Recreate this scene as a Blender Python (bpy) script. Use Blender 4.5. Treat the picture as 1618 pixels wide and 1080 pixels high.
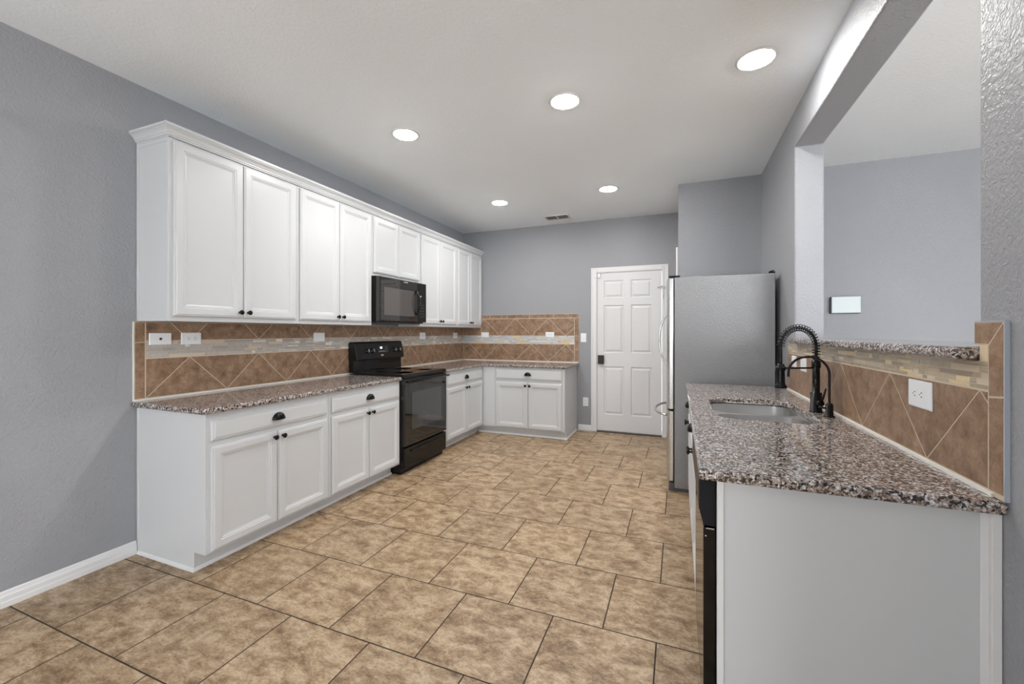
import bpy, bmesh, math, random
from mathutils import Vector, Matrix
PI = math.pi
S = bpy.context.scene
for o in list(bpy.data.objects): bpy.data.objects.remove(o)
COL = S.collection

# ------------------------------------------------------------------ camera
cam_d = bpy.data.cameras.new('camera'); cam = bpy.data.objects.new('camera', cam_d); COL.objects.link(cam)
cam.location = (0, 0, 1.335)
cam.rotation_euler = (PI/2, 0, 0.3786)
cam_d.sensor_width = 36; cam_d.lens = 660.44/1618*36
cam_d.shift_y = -(540-524.33)/1618
cam_d.clip_start = 0.02
S.camera = cam

# ------------------------------------------------------------------ world and exposure
w = bpy.data.worlds.new('daylight'); S.world = w; w.use_nodes = True
bg = w.node_tree.nodes['Background']; bg.inputs[0].default_value = (0.95, 0.975, 1.0, 1); bg.inputs[1].default_value = 4.1
S.view_settings.view_transform = 'Standard'; S.view_settings.look = 'None'
S.view_settings.gamma = 1; S.view_settings.exposure = 1.1; S.view_settings.use_curve_mapping = False
LAMP = 98.0          # emission of the recessed ceiling lamps

# ------------------------------------------------------------------ dimensions
XL = -3.045; XR = 0.735; YB = 5.645; YN = 4.575; ZC = 2.835
YREAR = -2.4; XFAR = 4.6
TL = 0.917; TR = 0.927      # worktop heights

# ------------------------------------------------------------------ materials
def mat(name):
    m = bpy.data.materials.new(name); m.use_nodes = True
    nt = m.node_tree; return m, nt, nt.nodes['Principled BSDF']
def N(nt, t, **kw):
    n = nt.nodes.new(t)
    for k, v in kw.items(): setattr(n, k, v)
    return n
def setin(nt, n, k, v):
    if hasattr(v, 'is_output'): nt.links.new(v, n.inputs[k])
    else: n.inputs[k].default_value = v
def math_(nt, op, a, b=None, c=None):
    n = N(nt, 'ShaderNodeMath', operation=op)
    setin(nt, n, 0, a)
    if b is not None: setin(nt, n, 1, b)
    if c is not None: setin(nt, n, 2, c)
    return n.outputs[0]
def mix(nt, f, a, b, mode='MIX'):
    n = N(nt, 'ShaderNodeMix', data_type='RGBA', blend_type=mode)
    setin(nt, n, 0, f); setin(nt, n, 6, a); setin(nt, n, 7, b)
    return n.outputs[2]
def ramp(nt, f, stops, interp='LINEAR'):
    n = N(nt, 'ShaderNodeValToRGB'); n.color_ramp.interpolation = interp
    e = n.color_ramp.elements
    while len(e) < len(stops): e.new(0.5)
    for i, (p, c) in enumerate(stops):
        e[i].position = p; e[i].color = (*c, 1) if len(c) == 3 else c
    nt.links.new(f, n.inputs[0]); return n.outputs[0]
def noise(nt, vec, scale, detail=3, rough=0.5, dist=0.0):
    n = N(nt, 'ShaderNodeTexNoise'); n.inputs['Scale'].default_value = scale
    n.inputs['Detail'].default_value = detail; n.inputs['Roughness'].default_value = rough
    n.inputs['Distortion'].default_value = dist
    if vec is not None: nt.links.new(vec, n.inputs['Vector'])
    return n.outputs[0]
def coords(nt):
    return N(nt, 'ShaderNodeNewGeometry').outputs['Position']
def bump(nt, h, strength, dist, bsdf):
    b = N(nt, 'ShaderNodeBump'); b.inputs['Strength'].default_value = strength
    b.inputs['Distance'].default_value = dist; nt.links.new(h, b.inputs['Height'])
    nt.links.new(b.outputs[0], bsdf.inputs['Normal'])
def simple(name, col, rough=0.5, metal=0.0, spec=0.5, **kw):
    m, nt, b = mat(name)
    b.inputs['Base Color'].default_value = (*col, 1); b.inputs['Roughness'].default_value = rough
    b.inputs['Metallic'].default_value = metal; b.inputs['Specular IOR Level'].default_value = spec
    for k, v in kw.items(): b.inputs[k].default_value = v
    return m
def plaster(name, col, sc, st, rough=0.5, spec=0.4):
    m, nt, b = mat(name); p = coords(nt)
    b.inputs['Roughness'].default_value = rough; b.inputs['Specular IOR Level'].default_value = spec
    n1 = noise(nt, p, 1.2, 2); c = mix(nt, n1, tuple(x*0.96 for x in col)+(1,), tuple(x*1.04 for x in col)+(1,))
    nt.links.new(c, b.inputs['Base Color'])
    n2 = noise(nt, p, sc, 3, 0.55, 0.6); n3 = ramp(nt, n2, [(0.38, (0, 0, 0)), (0.62, (1, 1, 1))])
    bump(nt, n3, st, 0.0016, b); return m

M_wall = plaster('grey_wall_paint', (0.325, 0.335, 0.358), 80, 0.75, 0.42, 0.5)
M_ceil = plaster('white_ceiling_paint', (0.905, 0.945, 0.975), 55, 0.5, 0.8, 0.2)
M_white = simple('white_cabinet_paint', (0.62, 0.635, 0.65), 0.33)
M_trim = simple('white_trim_paint', (0.76, 0.765, 0.77), 0.35)
M_door = simple('white_door_paint', (0.72, 0.725, 0.74), 0.4)
M_plate = simple('white_plastic', (0.86, 0.88, 0.90), 0.3)
M_slot = simple('dark_slot', (0.03, 0.03, 0.03), 0.6)
M_blackmetal = simple('matt_black_metal', (0.004, 0.004, 0.004), 0.22, 0.0, 0.25)
M_faucet = simple('black_faucet_finish', (0.005, 0.0055, 0.007), 0.25, 0.0, 0.3)
M_blackgl = simple('black_enamel', (0.005, 0.005, 0.0055), 0.10, 0.0, 0.35)
M_brkgl = simple('dark_glass', (0.012, 0.011, 0.010), 0.03, 0.0, 0.8)
M_mwgl = simple('dark_window_glass', (0.075, 0.066, 0.062), 0.06, 0.0, 0.9)
M_blackpl = simple('black_plastic', (0.007, 0.0065, 0.0065), 0.30, 0.0, 0.3)
M_dwpanel = simple('black_blue_plastic', (0.008, 0.010, 0.015), 0.35, 0.0, 0.3)
M_chrome = simple('bright_steel', (0.75, 0.76, 0.77), 0.16, 1.0)
M_caulk = simple('white_caulk', (0.78, 0.77, 0.74), 0.5)
M_edge = simple('tile_edge_paint', (0.40, 0.44, 0.50), 0.5)
M_grey = simple('dark_grey_plastic', (0.09, 0.09, 0.095), 0.45)
M_thresh = simple('threshold_metal', (0.10, 0.09, 0.08), 0.4, 0.6)
M_screen = simple('pale_glass_panel', (0.50, 0.58, 0.58), 0.08)
M_display = simple('display_glass', (0.015, 0.016, 0.02), 0.08)
M_mark = simple('silver_mark', (0.70, 0.70, 0.70), 0.3, 0.6)
M_dark = simple('dark_interior', (0.006, 0.006, 0.006), 0.7)

def m_steel():
    m, nt, b = mat('brushed_steel'); p = coords(nt)
    mp = N(nt, 'ShaderNodeMapping'); mp.inputs['Scale'].default_value = (1, 1, 0.02); nt.links.new(p, mp.inputs[0])
    n = noise(nt, mp.outputs[0], 160, 2)
    b.inputs['Metallic'].default_value = 1.0; b.inputs['Base Color'].default_value = (0.60, 0.60, 0.60, 1)
    r = N(nt, 'ShaderNodeMapRange'); r.inputs[3].default_value = 0.20; r.inputs[4].default_value = 0.34
    nt.links.new(n, r.inputs[0]); nt.links.new(r.outputs[0], b.inputs['Roughness']); return m
M_steel = m_steel()
M_basin = simple('satin_basin_steel', (0.78, 0.78, 0.78), 0.28, 1.0)
def m_fridge_side():
    m, nt, b = mat('textured_grey_steel_side'); p = coords(nt)
    b.inputs['Base Color'].default_value = (0.28, 0.283, 0.29, 1); b.inputs['Metallic'].default_value = 0.55
    b.inputs['Roughness'].default_value = 0.30
    v = noise(nt, p, 120, 2, 0.5, 0.0); bump(nt, v, 0.9, 0.004, b); return m
M_fside = m_fridge_side()

def m_granite():
    m, nt, b = mat('speckled_granite'); p = coords(nt)
    nz = N(nt, 'ShaderNodeTexNoise'); nz.inputs['Scale'].default_value = 70; nz.inputs['Detail'].default_value = 2; nt.links.new(p, nz.inputs['Vector'])
    add = N(nt, 'ShaderNodeVectorMath', operation='MULTIPLY_ADD'); nt.links.new(nz.outputs['Color'], add.inputs[0])
    add.inputs[1].default_value = (0.014, 0.014, 0.014); nt.links.new(p, add.inputs[2])
    def vor(sc):
        v = N(nt, 'ShaderNodeTexVoronoi'); v.inputs['Scale'].default_value = sc
        nt.links.new(add.outputs[0], v.inputs['Vector']); return v.outputs['Color']
    s1 = N(nt, 'ShaderNodeSeparateColor'); nt.links.new(vor(165), s1.inputs[0])
    base = ramp(nt, s1.outputs[0], [(0.0, (0.012, 0.011, 0.012)), (0.17, (0.07, 0.052, 0.046)), (0.28, (0.20, 0.155, 0.13)),
              (0.46, (0.38, 0.31, 0.27)), (0.68, (0.49, 0.45, 0.43)), (0.84, (0.66, 0.68, 0.71))], 'CONSTANT')
    s2 = N(nt, 'ShaderNodeSeparateColor'); nt.links.new(vor(260), s2.inputs[0])
    fine = ramp(nt, s2.outputs[1], [(0.0, (0.25, 0.22, 0.21)), (0.16, (0.85, 0.83, 0.82)), (0.7, (1.1, 1.08, 1.06))], 'CONSTANT')
    c = mix(nt, 0.8, base, fine, 'MULTIPLY')
    nt.links.new(c, b.inputs['Base Color']); b.inputs['Roughness'].default_value = 0.07
    b.inputs['Specular IOR Level'].default_value = 0.85; return m
M_granite = m_granite()

def m_floor():
    m, nt, b = mat('travertine_floor_tile'); p = coords(nt)
    sp = N(nt, 'ShaderNodeSeparateXYZ'); nt.links.new(p, sp.inputs[0])
    tx, ty, X0, Y0 = 0.4587, 0.4562, -0.7758, 1.4441
    v = math_(nt, 'DIVIDE', math_(nt, 'SUBTRACT', sp.outputs[1], Y0), ty)
    row = math_(nt, 'FLOOR', v)
    par = math_(nt, 'FLOORED_MODULO', row, 2.0)
    u = math_(nt, 'DIVIDE', math_(nt, 'SUBTRACT', sp.outputs[0], X0), tx)
    u = math_(nt, 'SUBTRACT', u, math_(nt, 'MULTIPLY', math_(nt, 'SUBTRACT', 1.0, par), 0.5))
    colm = math_(nt, 'FLOOR', u)
    fu = math_(nt, 'MULTIPLY', math_(nt, 'PINGPONG', u, 0.5), tx)   # metres to nearest joint
    fv = math_(nt, 'MULTIPLY', math_(nt, 'PINGPONG', v, 0.5), ty)
    wob = math_(nt, 'MULTIPLY', noise(nt, p, 25, 2), 0.0012)
    d = math_(nt, 'ADD', math_(nt, 'MINIMUM', fu, fv), wob)
    mr = N(nt, 'ShaderNodeMapRange'); mr.inputs[1].default_value = 0.0028; mr.inputs[2].default_value = 0.0042
    nt.links.new(d, mr.inputs[0]); tile = mr.outputs[0]      # 0 grout, 1 tile
    cx = N(nt, 'ShaderNodeCombineXYZ'); nt.links.new(colm, cx.inputs[0]); nt.links.new(row, cx.inputs[1])
    wn = N(nt, 'ShaderNodeTexWhiteNoise'); nt.links.new(cx.outputs[0], wn.inputs['Vector'])
    off = N(nt, 'ShaderNodeVectorMath', operation='MULTIPLY_ADD'); nt.links.new(wn.outputs['Color'], off.inputs[0])
    off.inputs[1].default_value = (9, 9, 9); nt.links.new(p, off.inputs[2])
    mp = N(nt, 'ShaderNodeMapping'); mp.inputs['Scale'].default_value = (0.75, 1.25, 1); nt.links.new(off.outputs[0], mp.inputs[0])
    n1 = noise(nt, mp.outputs[0], 12.0, 12, 0.78, 0.3)
    n2 = noise(nt, mp.outputs[0], 95, 8, 0.80, 0.1)
    c1 = ramp(nt, n1, [(0.36, (0.160, 0.094, 0.048)), (0.45, (0.315, 0.208, 0.118)), (0.51, (0.425, 0.302, 0.186)), (0.60, (0.56, 0.430, 0.290))])
    c2 = ramp(nt, n2, [(0.38, (0.50, 0.44, 0.38)), (0.49, (0.96, 0.95, 0.94)), (0.60, (1.16, 1.16, 1.16))])
    c = mix(nt, 0.75, c1, c2, 'MULTIPLY')
    vv = N(nt, 'ShaderNodeMapRange'); vv.inputs[3].default_value = 0.92; vv.inputs[4].default_value = 1.08
    nt.links.new(wn.outputs['Value'], vv.inputs[0])
    vm = N(nt, 'ShaderNodeCombineColor'); [nt.links.new(vv.outputs[0], vm.inputs[i]) for i in range(3)]
    c = mix(nt, 1.0, c, vm.outputs[0], 'MULTIPLY')
    c = mix(nt, tile, (0.030, 0.018, 0.010, 1), c)
    nt.links.new(c, b.inputs['Base Color'])
    rr = N(nt, 'ShaderNodeMapRange'); rr.inputs[3].default_value = 0.8; rr.inputs[4].default_value = 0.42
    nt.links.new(tile, rr.inputs[0]); nt.links.new(rr.outputs[0], b.inputs['Roughness'])
    h = math_(nt, 'ADD', math_(nt, 'MULTIPLY', tile, 1.0), math_(nt, 'MULTIPLY', n2, 0.35))
    bump(nt, h, 0.5, 0.002, b)
    return m
M_floor = m_floor()

def m_brown_tile():
    m, nt, b = mat('brown_ceramic_tile'); p = coords(nt)
    at = N(nt, 'ShaderNodeAttribute'); at.attribute_name = 'tone'
    off = N(nt, 'ShaderNodeVectorMath', operation='MULTIPLY_ADD'); nt.links.new(at.outputs['Color'], off.inputs[0])
    off.inputs[1].default_value = (7, 7, 7); nt.links.new(p, off.inputs[2])
    n1 = noise(nt, off.outputs[0], 15, 10, 0.74, 0.2); n2 = noise(nt, off.outputs[0], 110, 5, 0.7)
    c = ramp(nt, n1, [(0.32, (0.150, 0.086, 0.048)), (0.48, (0.275, 0.172, 0.108)), (0.66, (0.42, 0.285, 0.19))])
    c2 = ramp(nt, n2, [(0.35, (0.80, 0.78, 0.76)), (0.65, (1.08, 1.06, 1.04))])
    c = mix(nt, 0.7, c, c2, 'MULTIPLY'); nt.links.new(c, b.inputs['Base Color'])
    b.inputs['Roughness'].default_value = 0.38; bump(nt, n2, 0.15, 0.001, b); return m
M_tile = m_brown_tile()
M_grout = simple('cream_grout', (0.60, 0.50, 0.38), 0.7)
def m_mosaic():
    m, nt, b = mat('glass_mosaic'); p = coords(nt)
    at = N(nt, 'ShaderNodeAttribute'); at.attribute_name = 'tone'
    n = noise(nt, p, 60, 3)
    c = mix(nt, 0.25, at.outputs['Color'], ramp(nt, n, [(0.3, (0.6, 0.6, 0.6)), (0.7, (1.2, 1.2, 1.2))]), 'MULTIPLY')
    nt.links.new(c, b.inputs['Base Color']); b.inputs['Roughness'].default_value = 0.12
    b.inputs['Specular IOR Level'].default_value = 0.7; return m
M_mosaic = m_mosaic()
def m_emit(name, col, st):
    m, nt, b = mat(name); b.inputs['Base Color'].default_value = (0.9, 0.9, 0.9, 1)
    b.inputs['Emission Color'].default_value = (*col, 1); b.inputs['Emission Strength'].default_value = st; return m
M_lamp = m_emit('lit_lamp_diffuser', (1.0, 0.975, 0.94), LAMP)
M_clock = m_emit('lit_clock_digits', (0.8, 0.9, 1.0), 1.5)

# ------------------------------------------------------------------ mesh builder
class MB:
    def __init__(s): s.v = []; s.f = []; s.m = []; s.sm = []; s.c = []; s.hascol = False
    def _add(s, vs, fs, m=0, smooth=False, col=None):
        k = len(s.v); s.v += [Vector(p) for p in vs]
        for f in fs:
            s.f.append([i+k for i in f]); s.m.append(m); s.sm.append(smooth); s.c.append(col or (1, 1, 1))
        if col: s.hascol = True
        return s
    def box(s, x0, x1, y0, y1, z0, z1, m=0, col=None):
        x0, x1 = min(x0, x1), max(x0, x1); y0, y1 = min(y0, y1), max(y0, y1); z0, z1 = min(z0, z1), max(z0, z1)
        vs = [(x, y, z) for z in (z0, z1) for (x, y) in ((x0, y0), (x1, y0), (x1, y1), (x0, y1))]
        return s._add(vs, [(3, 2, 1, 0), (4, 5, 6, 7), (0, 1, 5, 4), (1, 2, 6, 5), (2, 3, 7, 6), (3, 0, 4, 7)], m, False, col)
    def prism(s, poly, w0, w1, f, m=0, col=None):
        n = len(poly); vs = [f(u, v, w0) for u, v in poly]+[f(u, v, w1) for u, v in poly]
        fs = [tuple(range(n))[::-1], tuple(range(n, 2*n))]+[(i, (i+1) % n, n+(i+1) % n, n+i) for i in range(n)]
        return s._add(vs, fs, m, False, col)
    def rings(s, loops, m=0, cap0=True, cap1=True, smooth=False, closed=True):
        n = len(loops[0]); vs = [p for L in loops for p in L]; fs = []
        for k in range(len(loops)-1):
            for i in range(n if closed else n-1):
                j = (i+1) % n; fs.append((k*n+i, k*n+j, (k+1)*n+j, (k+1)*n+i))
        s._add(vs, fs, m, smooth)
        b = len(s.v)-len(vs)
        if cap0: s.f.append([b+i for i in range(n)][::-1]); s.m.append(m); s.sm.append(False); s.c.append((1, 1, 1))
        if cap1: s.f.append([b+(len(loops)-1)*n+i for i in range(n)]); s.m.append(m); s.sm.append(False); s.c.append((1, 1, 1))
        return s
    def tube(s, pts, r, n=12, m=0):
        pts = [Vector(p) for p in pts]; rs = r if isinstance(r, (list, tuple)) else [r]*len(pts)
        T = []
        for i in range(len(pts)):
            a = pts[max(i-1, 0)]; b = pts[min(i+1, len(pts)-1)]; T.append((b-a).normalized())
        up = Vector((0, 0, 1)) if abs(T[0].z) < 0.9 else Vector((1, 0, 0))
        nv = (up-T[0]*up.dot(T[0])).normalized(); loops = []
        for i, p in enumerate(pts):
            nv = (nv-T[i]*nv.dot(T[i])).normalized(); bv = T[i].cross(nv)
            loops.append([p+(nv*math.cos(2*PI*k/n)+bv*math.sin(2*PI*k/n))*rs[i] for k in range(n)])
        return s.rings(loops, m, smooth=True)
    def lathe(s, o, ax, prof, n=20, m=0):   # prof: (distance along axis, radius)
        o = Vector(o); ax = Vector(ax).normalized()
        up = Vector((0, 0, 1)) if abs(ax.z) < 0.9 else Vector((1, 0, 0))
        a = (up-ax*up.dot(ax)).normalized(); b = ax.cross(a)
        return s.rings([[o+ax*t+(a*math.cos(2*PI*k/n)+b*math.sin(2*PI*k/n))*max(r, 1e-4) for k in range(n)] for t, r in prof], m, smooth=True)
    def panel(s, f, u0, u1, v0, v1, prof, m=0):
        L = []
        for ins, w in prof:
            L.append([f(u0+ins, v0+ins, w), f(u1-ins, v0+ins, w), f(u1-ins, v1-ins, w), f(u0+ins, v1-ins, w)])
        return s.rings(L, m)
    def build(s, name, mats, parent=None, bevel=0, seg=2, sub=0, solid=0, autosm=False):
        me = bpy.data.meshes.new(name); bm = bmesh.new()
        off = parent_loc(parent)
        vs = [bm.verts.new(p-off) for p in s.v]
        lay = bm.loops.layers.float_color.new('tone') if s.hascol else None
        for f, m, sm, c in zip(s.f, s.m, s.sm, s.c):
            try: fc = bm.faces.new([vs[i] for i in f])
            except ValueError: continue
            fc.material_index = m; fc.smooth = sm
            if lay:
                for lp in fc.loops: lp[lay] = (*c, 1)
        bmesh.ops.recalc_face_normals(bm, faces=bm.faces)
        bm.to_mesh(me); bm.free()
        for m in (mats if isinstance(mats, (list, tuple)) else [mats]): me.materials.append(m)
        o = bpy.data.objects.new(name, me); COL.objects.link(o)
        if parent: o.parent = parent
        if solid:
            md = o.modifiers.new('solid', 'SOLIDIFY'); md.thickness = solid; md.offset = 0
        if bevel:
            md = o.modifiers.new('bevel', 'BEVEL'); md.width = bevel; md.segments = seg; md.limit_method = 'ANGLE'; md.angle_limit = math.radians(40)
        return o
def parent_loc(p):
    v = Vector((0, 0, 0))
    while p is not None: v += p.location; p = p.parent
    return v
def thing(name, label, cat, loc, group=None):
    o = bpy.data.objects.new(name, None); COL.objects.link(o); o.location = loc; o.empty_display_size = 0.1
    o['label'] = label; o['category'] = cat
    if group: o['group'] = group
    return o
def tag(o, label, cat, group=None):
    o['label'] = label; o['category'] = cat
    if group: o['group'] = group
    return o
def struct(o): o['kind'] = 'structure'; return o
# frames: u = along wall, v = height, w = outwards
def FX(x): return lambda u, v, w_: (x+w_, u, v)          # faces +X
def FXn(x): return lambda u, v, w_: (x-w_, u, v)         # faces -X
def FYn(y): return lambda u, v, w_: (u, y-w_, v)         # faces -Y
def FZn(z): return lambda u, v, w_: (u, v, z-w_)         # faces down
def FZ(z): return lambda u, v, w_: (u, v, z+w_)

# ------------------------------------------------------------------ room shell
struct(MB().box(-3.3, XFAR+0.2, YREAR-0.3, 6.0, -0.10, 0).build('floor', M_floor))
struct(MB().box(-3.3, XFAR+0.2, YREAR-0.3, 6.0, ZC, ZC+0.12).build('ceiling', M_ceil))
struct(MB().box(XL-0.14, XL, YREAR-0.3, 5.8, 0, ZC).build('wall_left', M_wall))
dx0, dx1, dz1 = -1.028, -0.178, 2.140
mb = MB(); mb.box(XL, dx0, YB, YB+0.13, 0, ZC); mb.box(dx1, 0.0, YB, YB+0.13, 0, ZC); mb.box(dx0, dx1, YB, YB+0.13, dz1, ZC)
struct(mb.build('wall_back', M_wall))
# block with the pantry corner; its front face runs on as the far wall of the next room
struct(MB().box(0.0, XFAR, YN, 5.9, 0, ZC).build('wall_far', M_wall))
# right wall: near pier, knee wall, header, far pier (one wall with an opening)
YO0, YO1, ZO1 = 1.478, 3.350, 2.590
mb = MB()
poly = [(0.35, 0), (YN, 0), (YN, ZC), (0.35, ZC)]
XW2 = XR+0.168
def wall_with_hole(mb, x0, x1):
    ys = [0.35, YO0, YO1, YN]; zs = [0, 1.261, ZO1, ZC]
    for x in (x0, x1):
        for i in range(3):
            for j in range(3):
                if i == 1 and j == 1: continue
                mb._add([(x, ys[i], zs[j]), (x, ys[i+1], zs[j]), (x, ys[i+1], zs[j+1]), (x, ys[i], zs[j+1])], [(0, 1, 2, 3)])
    q = lambda a, b, c, d: mb._add([a, b, c, d], [(0, 1, 2, 3)])
    for (ya, za, yb, zb) in [(YO0, 1.261, YO1, 1.261), (YO1, 1.261, YO1, ZO1), (YO1, ZO1, YO0, ZO1), (YO0, ZO1, YO0, 1.261),
                             (0.35, 0, 0.35, ZC), (0.35, ZC, YN, ZC), (YN, ZC, YN, 0), (YN, 0, 0.35, 0)]:
        q((x0, ya, za), (x1, ya, za), (x1, yb, zb), (x0, yb, zb))
wall_with_hole(mb, XR, XW2)
def weld_build(mb, name, m, flip=False, **kw):
    o = mb.build(name, m, **kw); bm = bmesh.new(); bm.from_mesh(o.data)
    bmesh.ops.remove_doubles(bm, verts=bm.verts, dist=1e-5); bmesh.ops.recalc_face_normals(bm, faces=bm.faces)
    bm.to_mesh(o.data); bm.free(); return o
o = weld_build(mb, 'wall_right', M_wall); struct(o)
md = o.modifiers.new('bevel', 'BEVEL'); md.width = 0.012; md.segments = 4; md.limit_method = 'ANGLE'
# rear wall of the dining area behind the camera, with wide window openings
mb = MB(); wy0, wy1 = YREAR-0.14, YREAR
wins = [(-2.65, -1.25), (1.75, 4.35)]
xs = XL
for a, b_ in wins:
    mb.box(xs, a, wy0, wy1, 0, ZC); mb.box(a, b_, wy0, wy1, 0, 0.35 if a != wins[1][0] else 0.02); mb.box(a, b_, wy0, wy1, 2.4, ZC); xs = b_
mb.box(xs, XFAR, wy0, wy1, 0, ZC); struct(mb.build('wall_rear', M_wall))
for i, (a, b_) in enumerate(wins):
    zb = 0.35 if i != 1 else 0.02; zt = 2.4; f = MB(); t = 0.05; y0, y1 = YREAR-0.10, YREAR-0.04
    f.box(a, a+t, y0, y1, zb, zt); f.box(b_-t, b_, y0, y1, zb, zt); f.box(a+t, b_-t, y0, y1, zb, zb+t); f.box(a+t, b_-t, y0, y1, zt-t, zt)
    c = (a+b_)/2; f.box(c-0.025, c+0.025, y0, y1, zb+t, zt-t)
    struct(f.build('window_%d' % (i+1), M_trim))
mb = MB(); mb.box(XFAR, XFAR+0.14, YREAR-0.14, -1.6, 0, ZC); mb.box(XFAR, XFAR+0.14, 1.6, 5.9, 0, ZC)
mb.box(XFAR, XFAR+0.14, -1.6, 1.6, 0, 0.3); mb.box(XFAR, XFAR+0.14, -1.6, 1.6, 2.45, ZC)
struct(mb.build('wall_side', M_wall))

# baseboards
def baseboard(name, pts_a, pts_b, nrm):
    prof = [(0, 0), (0.016, 0), (0.016, 0.026), (0.013, 0.030), (0.013, 0.052), (0.009, 0.060), (0.007, 0.072), (0.003, 0.078), (0, 0.078)]
    A = Vector((*pts_a, 0)); B = Vector((*pts_b, 0)); n = Vector((*nrm, 0))
    mb = MB(); mb.rings([[A+n*(d+0.0005)+Vector((0, 0, z+0.0005)) for d, z in prof], [B+n*(d+0.0005)+Vector((0, 0, z+0.0005)) for d, z in prof]])
    struct(mb.build(name, M_trim))
baseboard('baseboard_left', (XL, YREAR), (XL, 1.505), (1, 0))
baseboard('baseboard_back', (-1.268, YB), (-1.094, YB), (0, -1))
baseboard('baseboard_far', (XW2+0.02, YN), (XFAR, YN), (0, -1))

# ------------------------------------------------------------------ back door
dr = thing('door_1', 'x', 'door', (-0.603, YB, 0)); del dr['label']; del dr['category']; dr['kind'] = 'structure'
mb = MB()
jt = 0.0
for a, b_ in ((-1.093, -1.018), (-0.188, -0.113)):
    mb.panel(FYn(YB-0.0005), a, b_, 0.001, 2.196, [(0, 0), (0, 0.012), (0.005, 0.017), (0.018, 0.017), (0.024, 0.013), (0.026, 0.013)])
mb.box(-1.018, -0.188, YB-0.0135, YB-0.0005, 2.130, 2.196); mb.box(-1.018, -0.188, YB-0.0175, YB-0.0005, 2.140, 2.190)
mb.build('door_casing', M_trim, dr)
mb = MB(); mb.box(-1.0275, -1.012, YB+0.002, YB+0.12, 0.001, 2.138); mb.box(-0.194, -0.1785, YB+0.002, YB+0.12, 0.001, 2.138); mb.box(-1.012, -0.194, YB+0.002, YB+0.12, 2.124, 2.138)
mb.build('door_frame', M_trim, dr)
def six_panel(mb, f, u0, u1, v0, v1, t, us, vs):
    ug = sorted({u0, u1, *[a for p in us for a in p]}); vg = sorted({v0, v1, *[a for p in vs for a in p]})
    for i in range(len(ug)-1):
        for j in range(len(vg)-1):
            a, b_, c, d = ug[i], ug[i+1], vg[j], vg[j+1]
            if (a, b_) in us and (c, d) in vs:
                L = [[f(a+k, c+k, w_), f(b_-k, c+k, w_), f(b_-k, d-k, w_), f(a+k, d-k, w_)] for k, w_ in ((0, t), (0.009, t-0.011), (0.018, t-0.011), (0.042, t-0.002), (0.05, t-0.002))]
                mb.rings(L, cap0=False)
            else: mb._add([f(a, c, t), f(b_, c, t), f(b_, d, t), f(a, d, t)], [(0, 1, 2, 3)])
    mb._add([f(u0, v0, 0), f(u1, v0, 0), f(u1, v1, 0), f(u0, v1, 0), f(u0, v0, t), f(u1, v0, t), f(u1, v1, t), f(u0, v1, t)],
            [(0, 1, 2, 3), (0, 1, 5, 4), (1, 2, 6, 5), (2, 3, 7, 6), (3, 0, 4, 7)])
mb = MB()
six_panel(mb, FYn(YB+0.045), -1.010, -0.196, 0.024, 2.121, 0.040, [(-0.926, -0.668), (-0.574, -0.316)], [(0.238, 0.878), (1.060, 1.692), (1.786, 2.020)])
leaf = mb.build('door_leaf', M_door, dr)
mb = MB(); mb.box(-0.998, -0.922, YB-0.030, YB+0.0045, 0.912, 1.026); mb.box(-0.990, -0.930, YB-0.034, YB-0.030, 0.920, 1.018)
mb.build('door_lock', M_blackpl, leaf, bevel=0.004)
mb = MB(); mb.box(-1.012, -0.196, YB-0.02, YB+0.10, 0.001, 0.020); mb.build('threshold', M_thresh, dr)
mb = MB(); mb.box(-1.000, -0.966, YB-0.020, YB+0.004, 2.062, 2.115); mb.build('contact_sensor', M_plate, leaf, bevel=0.004)
mb = MB(); mb.box(-1.050, -1.022, YB-0.030, YB-0.0185, 2.062, 2.105); mb.build('sensor_magnet', M_plate, dr, bevel=0.004)
mb = MB(); mb.tube([(-0.245, YB-0.012, 1.905), (-0.215, YB-0.02, 1.910), (-0.176, YB-0.022, 1.914)], 0.005, 8); mb.box(-0.200, -0.150, YB-0.022, YB-0.0176, 1.895, 1.925)
mb.tube([(-0.172, YB-0.024, 1.90), (-0.170, YB-0.024, 1.84), (-0.174, YB-0.024, 1.76)], 0.003, 6)
mb.build('guard_latch', M_steel, dr)
# doorway of the pantry, seen edge on
mb = MB(); mb.box(-0.022, -0.0005, 4.64, 4.715, 0, 2.21); mb.box(-0.022, -0.0005, 5.50, 5.575, 0, 2.21); mb.box(-0.022, -0.0005, 4.715, 5.50, 2.135, 2.21)
struct(mb.build('trim_1', M_trim, bevel=0.003))

# ------------------------------------------------------------------ recessed ceiling lamps and vent
where = ['front left one, above the counter run', 'middle one of the front row of three', 'front right one, beside the pass-through wall',
         'back left one, near the far cabinets', 'back right one, towards the white door']
for (x, y), wl in zip([(-1.925, 2.65), (-0.685, 2.65), (0.398, 2.63), (-1.925, 4.45), (-0.682, 4.44)], where):
    t = thing('recessed_light', 'round glowing recessed ceiling light, '+wl, 'ceiling light', (x, y, ZC-0.002), 'recessed ceiling lights')
    MB().lathe((x, y, ZC-0.0005), (0, 0, -1), [(0, 0.104), (0.002, 0.103), (0.0065, 0.094), (0.0065, 0.088), (0.002, 0.086)], 40).build('trim_ring', M_trim, t)
    MB().lathe((x, y, ZC-0.0022), (0, 0, -1), [(0, 0.0855), (0.004, 0.0850), (0.007, 0.078), (0.010, 0.055), (0.0115, 0.025), (0.012, 0.001)], 40).build('diffuser', M_lamp, t)
t = thing('ceiling_vent', 'small white louvred air vent in the ceiling near the back wall', 'vent', (-1.47, 5.29, ZC))
mb = MB(); x0, x1, y0, y1 = -1.635, -1.300, 5.185, 5.400
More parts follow.
